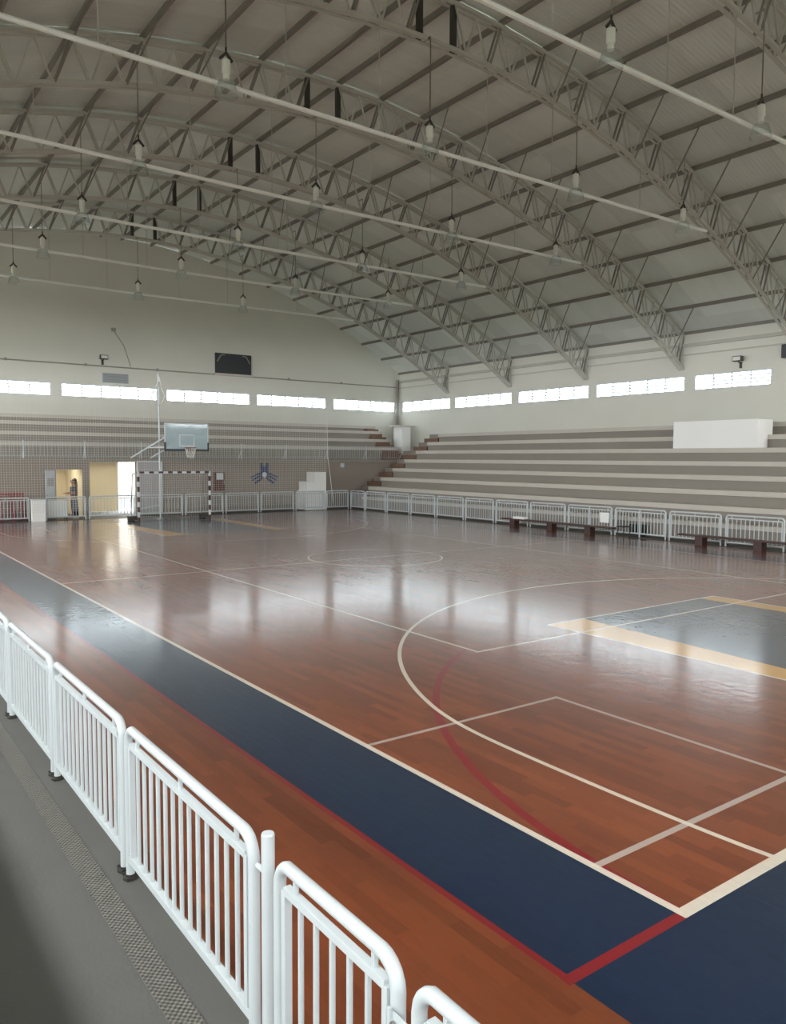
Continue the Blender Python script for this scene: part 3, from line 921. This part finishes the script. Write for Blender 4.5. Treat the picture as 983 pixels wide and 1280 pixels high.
# stepped white block
pb = thing('stepped_block', 'white stepped masonry block behind the end fence near the middle', 'block', (20.6, 35.45, 0))
obj('tall_step', MB().box(.05, .72, -.35, .5, 0, 1.95), M['white_plaster'], pb)
obj('middle_step', MB().box(-.42, .05, -.35, .5, 0, 1.45), M['white_plaster'], pb)
obj('low_step', MB().box(-.52, -.42, -.35, .5, 0, .98), M['white_plaster'], pb)

# blue mural emblem: three spread blades round a white disc
em = thing('wall_emblem', 'blue painted three bladed emblem with white disc on the end wall', 'emblem', (18.22, 35.995, 1.82))
mb = MB()
mb.prism([(-.22, .02), (.22, .02), (.24, .58), (.08, .58), (.06, .4), (-.06, .4), (-.08, .58), (-.24, .58)], 'y', -.012, 0)
for s in (-1, 1):
    mb.prism([(s * .05, .06), (s * .3, .1), (s * .78, -.12), (s * .76, -.18), (s * .34, -.0), (s * .05, -.1)], 'y', -.012, 0)
    mb.prism([(s * .05, -.08), (s * .34, -.05), (s * .70, -.25), (s * .66, -.32), (s * .3, -.15), (s * .05, -.16)], 'y', -.012, 0)
    mb.prism([(s * .12, -.16), (s * .3, -.2), (s * .58, -.42), (s * .5, -.48), (s * .12, -.24)], 'y', -.012, 0)
obj('emblem_blades', mb, M['blue_paint'], em)
obj('emblem_disc', MB().prism([(.13 * math.cos(2 * PI * k / 20), .0 + .13 * math.sin(2 * PI * k / 20)) for k in range(20)], 'y', -.02, -.012), M['white_paint'], em)

# scoreboard, conduit, vent, floodlights
sb = thing('scoreboard', 'black wall scoreboard above the end windows', 'scoreboard', (18.14, YB, 7.66))
obj('screen', MB().box(-1.03, 1.03, -.1, 0, -.52, .54), M['black'], sb)
obj('frame_ledge', MB().box(-1.1, 1.1, -.14, 0, -.62, -.52).box(1.03, 1.1, -.12, 0, -.52, .5), M['nose'], sb)
for s in (-1, 1):
    obj('corner_bracket', MB().bar((s * .95, -.11, .08), (s * .72, -.11, .44), .02, .05).bar((s * .72, -.11, .44), (s * .5, -.11, .46), .02, .04), M['galv'], sb)
cd = thing('wall_conduit', 'long thin dark pipe running across the end wall above the windows', 'pipe', (11, YB - .04, 7.08))
obj('conduit_pipe', MB().tube([(XL - 11 + .1, 0, 0), (18.1, 0, -.03)], .035, 6), M['pale_cable'], cd)
for x in (-4, -.5, 3, 6.9, 10.5, 14): obj('pipe_clip', MB().box(x - .05, x + .05, -.05, .04, -.06, .06), M['pale_cable'], cd)
dpipe = thing('downpipe', 'grey downpipe in the far right corner of the hall', 'pipe', (XR - .22, YB - .22, 4.5))
obj('pipe', MB().tube([(0, 0, 0.3), (0, 0, 3.0)], .075, 10), M['purlin'], dpipe, True)
obj('pipe_shoe', MB().lathe([(.2, 0), (.2, .12), (.09, .32)], n=10), M['purlin'], dpipe, True)
vt = thing('wall_vent', 'blue grey louvred vent above the second end window', 'vent', (11.9, YB, 6.52))
obj('vent_frame', MB().box(-.62, .62, -.05, 0, -.23, .23), M['vent'], vt)
for k in range(5): obj('vent_slat', MB().box(-.55, .55, -.08, -.05, -.19 + .085 * k, -.15 + .085 * k), M['pale_cable'], vt)
def flood(x, y, z, rz, lab):
    t = thing('floodlight', lab, 'floodlight', (x, y, z), rz)
    obj('lamp_head', MB().box(-.18, .18, -.34, -.16, .0, .2), M['cable'], t, bevel=.01)
    obj('lamp_lens', MB().box(-.15, .15, -.35, -.34, .03, .17), M['lamp_box'], t)
    obj('lamp_bracket', MB().bar((0, 0, -.1), (0, -.22, .0), .03, .03).box(-.05, .05, -.03, 0, -.25, -.0), M['cable'], t)
flood(11.3, YB, 7.38, 0, 'small floodlight on the end wall above the blue grey vent')
flood(XR, 16.98, 6.5, -PI / 2, 'small floodlight on the right wall above the nearest window')
tag(obj('loudspeaker', MB().box(XR - .3, XR - .002, 14.9, 15.25, 6.45, 6.95), M['black'], bevel=.02), 'dark loudspeaker on the right wall at the right edge of the view', 'loudspeaker')
wc = thing('hanging_cable', 'thin pale cable hanging slanted down the upper end wall', 'cable', (11.6, YB - .03, 7.1))
obj('cable_run', MB().tube([(.35 - .1, 0, 1.75), (.75, 0, 1.0), (1.05, 0, .05)], .02, 5), M['pale_cable'], wc)
obj('cable_box', MB().box(.15, .35, -.05, .02, 1.7, 1.85), M['pale_cable'], wc)

# big white block on the right grandstand
wbk = thing('press_box', 'large white masonry block standing on the right grandstand', 'block', (27.4, 15.9, 3.11))
obj('block_body', MB().box(-.47, .22, -.95, 2.45, 0.005, 1.03), M['white_plaster'], wbk)
obj('block_return', MB().box(.22, .55, -.95, 2.45, .49, 1.03), M['white_plaster'], wbk)

# benches along the right fence
def bench(x, y0, y1, legs, lab, h=.33):
    t = thing('bench', lab, 'bench', (x, (y0 + y1) / 2, 0), 0, 'low wooden benches along the right fence')
    c = (y0 + y1) / 2
    obj('seat_plank', MB().box(-.15, .15, y0 - c, y1 - c, h - .05, h), M['wood_dark'], t, bevel=.008)
    for y in legs: obj('leg', MB().box(-.14, .14, y - c - .13, y - c + .13, 0, h - .05), M['wood_dark'], t, bevel=.008)
bench(22.1, 17.3, 22.7, (22.1, 20.15, 18.35), 'long low dark wooden bench with three block legs, farther of the two')
bench(22.15, 10.9, 14.75, (14.0, 12.1), 'low dark wooden bench with two block legs in view at the right edge')
cu = tag(obj('white_cushion', MB().box(21.98, 22.25, 21.5, 22.1, .33, .42), M['white_plaster'], bevel=.03), 'small white bundle lying on the far end of the longer bench', 'cushion')
tag(obj('fence_sign', MB().box(22.56, 22.6, 17.9, 18.28, .42, .78), M['white_plaster']), 'blank white board fixed to the right fence above the longer bench end', 'board')
stl = thing('metal_stool', 'small dark metal frame stool beside the longer bench', 'stool', (22.25, 17.0, 0))
obj('stool_seat', MB().box(-.2, .2, -.16, .16, .36, .40), M['dark_steel'], stl)
for x in (-.17, .17):
    for y in (-.13, .13): obj('leg', MB().bar((x, y, 0), (x * .9, y * .9, .36), .025, .025), M['dark_steel'], stl)
tag(obj('green_crate', MB().box(22.9, 23.15, 16.75, 17.3, 0, .42), M['green_bin'], bevel=.02), 'dark green crate standing behind the right fence', 'crate')

# ------------------------------------------------------------------ outdoors through the exit
ow = struct('wall_outside', MB().box(5, 26, 50, 50.3, -.1, 6.0), M['concrete'])  # outdoor wall made tall to keep sky glare off the floor by the doorway
rl = thing('outdoor_railing', 'grey blue railing seen outside through the bright doorway', 'railing', (13, 42.5, 0))
obj('rail', MB().bar((-2, 0, 1.0), (3, 0, 1.0), .05, .05).bar((-2, 0, .6), (3, 0, .6), .04, .04), M['rail_blue'], rl)
for k in range(26): obj('baluster', MB().bar((-2 + .2 * k, 0, 0), (-2 + .2 * k, 0, 1.0), .03, .03), M['rail_blue'], rl)

# ------------------------------------------------------------------ person
ps = thing('person', 'person with long dark hair in dark clothes standing behind the end fence', 'person', (8.86, 35.5, 0), PI / 2 * 1.0)
def skin(name, verts, edges, radii, mat, sub=2, root=0):
    me = bpy.data.meshes.new(name); me.from_pydata(verts, edges, [])
    o = place(name, me, ps)
    bm = bmesh.new(); bm.from_mesh(me)
    lay = bm.verts.layers.skin.verify()
    for i, (v, r) in enumerate(zip(bm.verts, radii)):
        v[lay].radius = r if isinstance(r, tuple) else (r, r)
        v[lay].use_root = i == root
    bm.to_mesh(me); bm.free()
    md = o.modifiers.new('skin', 'SKIN'); md.use_smooth_shade = True
    s = o.modifiers.new('sub', 'SUBSURF'); s.levels = s.render_levels = sub
    me.materials.append(mat)
    return o
# local frame: +y is the way the person faces
V = [(0, 0, .92), (0, .0, 1.08), (0, .0, 1.25), (0, -.01, 1.38), (0, .02, 1.46), (0, .04, 1.52), (0, .05, 1.6), (0, .04, 1.67),
     (.1, 0, .86), (.11, .02, .48), (.1, -.02, .09), (.1, .12, .04),
     (-.1, 0, .86), (-.11, -.04, .48), (-.1, -.12, .09), (-.1, .02, .04),
     (.17, 0, 1.36), (.23, .02, 1.12), (.2, .24, 1.08), (.18, .33, 1.1),
     (-.17, 0, 1.36), (-.23, .02, 1.12), (-.19, .25, 1.1), (-.17, .34, 1.12)]
Ed = [(0, 1), (1, 2), (2, 3), (3, 4), (4, 5), (5, 6), (6, 7), (0, 8), (8, 9), (9, 10), (10, 11), (0, 12), (12, 13), (13, 14), (14, 15),
      (3, 16), (16, 17), (17, 18), (18, 19), (3, 20), (20, 21), (21, 22), (22, 23)]
Rr = [(.17, .14), (.15, .13), (.17, .14), (.15, .12), .06, .07, .105, .085, .1, .07, .05, .04, .1, .07, .05, .04,
      .07, .052, .04, .034, .07, .052, .04, .034]
skin('body', V, Ed, Rr, M['skin'])
skin('shirt', V[:4] + [V[16], V[17], V[20], V[21]], [(0, 1), (1, 2), (2, 3), (3, 4), (4, 5), (3, 6), (6, 7)],
     [(.2, .17), (.18, .16), (.2, .17), (.17, .14), .09, .07, .09, .07], M['shirt'])
skin('trousers', [V[0], V[8], V[9], V[10], V[12], V[13], V[14], (0, 0, .98)], [(0, 1), (1, 2), (2, 3), (0, 4), (4, 5), (5, 6), (0, 7)],
     [(.19, .16), .125, .095, .075, .125, .095, .075, (.19, .16)], M['trousers'])
skin('hair', [(0, .03, 1.72), (0, -.02, 1.66), (0, -.06, 1.55), (0, -.09, 1.4), (0, -.1, 1.25)], [(0, 1), (1, 2), (2, 3), (3, 4)],
     [(.09, .1), (.13, .12), (.14, .09), (.16, .07), (.12, .04)], M['hair'])
for s in (-1, 1):
    x, y = (.1, .06) if s > 0 else (-.1, -.04)
    obj('shoe', MB().box(x - .045, x + .045, y - .12, y + .13, 0, .08), M['shoe'], ps, bevel=.02)
    obj('eye', MB().lathe([(.004, -.01), (.012, 0), (.004, .01)], (s * .035, .14, 1.62), 8), M['black'], ps)
for s, h in ((1, (.18, .33, 1.1)), (-1, (-.17, .34, 1.12))):
    for k in range(4):
        dx = (k - 1.5) * .019
        ln = (.07, .08, .075, .06)[k]
        obj('finger', MB().tube([(h[0] + dx, h[1] + .02, h[2]), (h[0] + dx, h[1] + .02 + ln * .6, h[2] - .005), (h[0] + dx, h[1] + .02 + ln, h[2] - .03)], [.009, .009, .006], 6), M['skin'], ps, True)
    obj('thumb', MB().tube([(h[0] - s * .02, h[1], h[2]), (h[0] - s * .05, h[1] + .04, h[2] + .005), (h[0] - s * .05, h[1] + .07, h[2])], [.011, .01, .007], 6), M['skin'], ps, True)
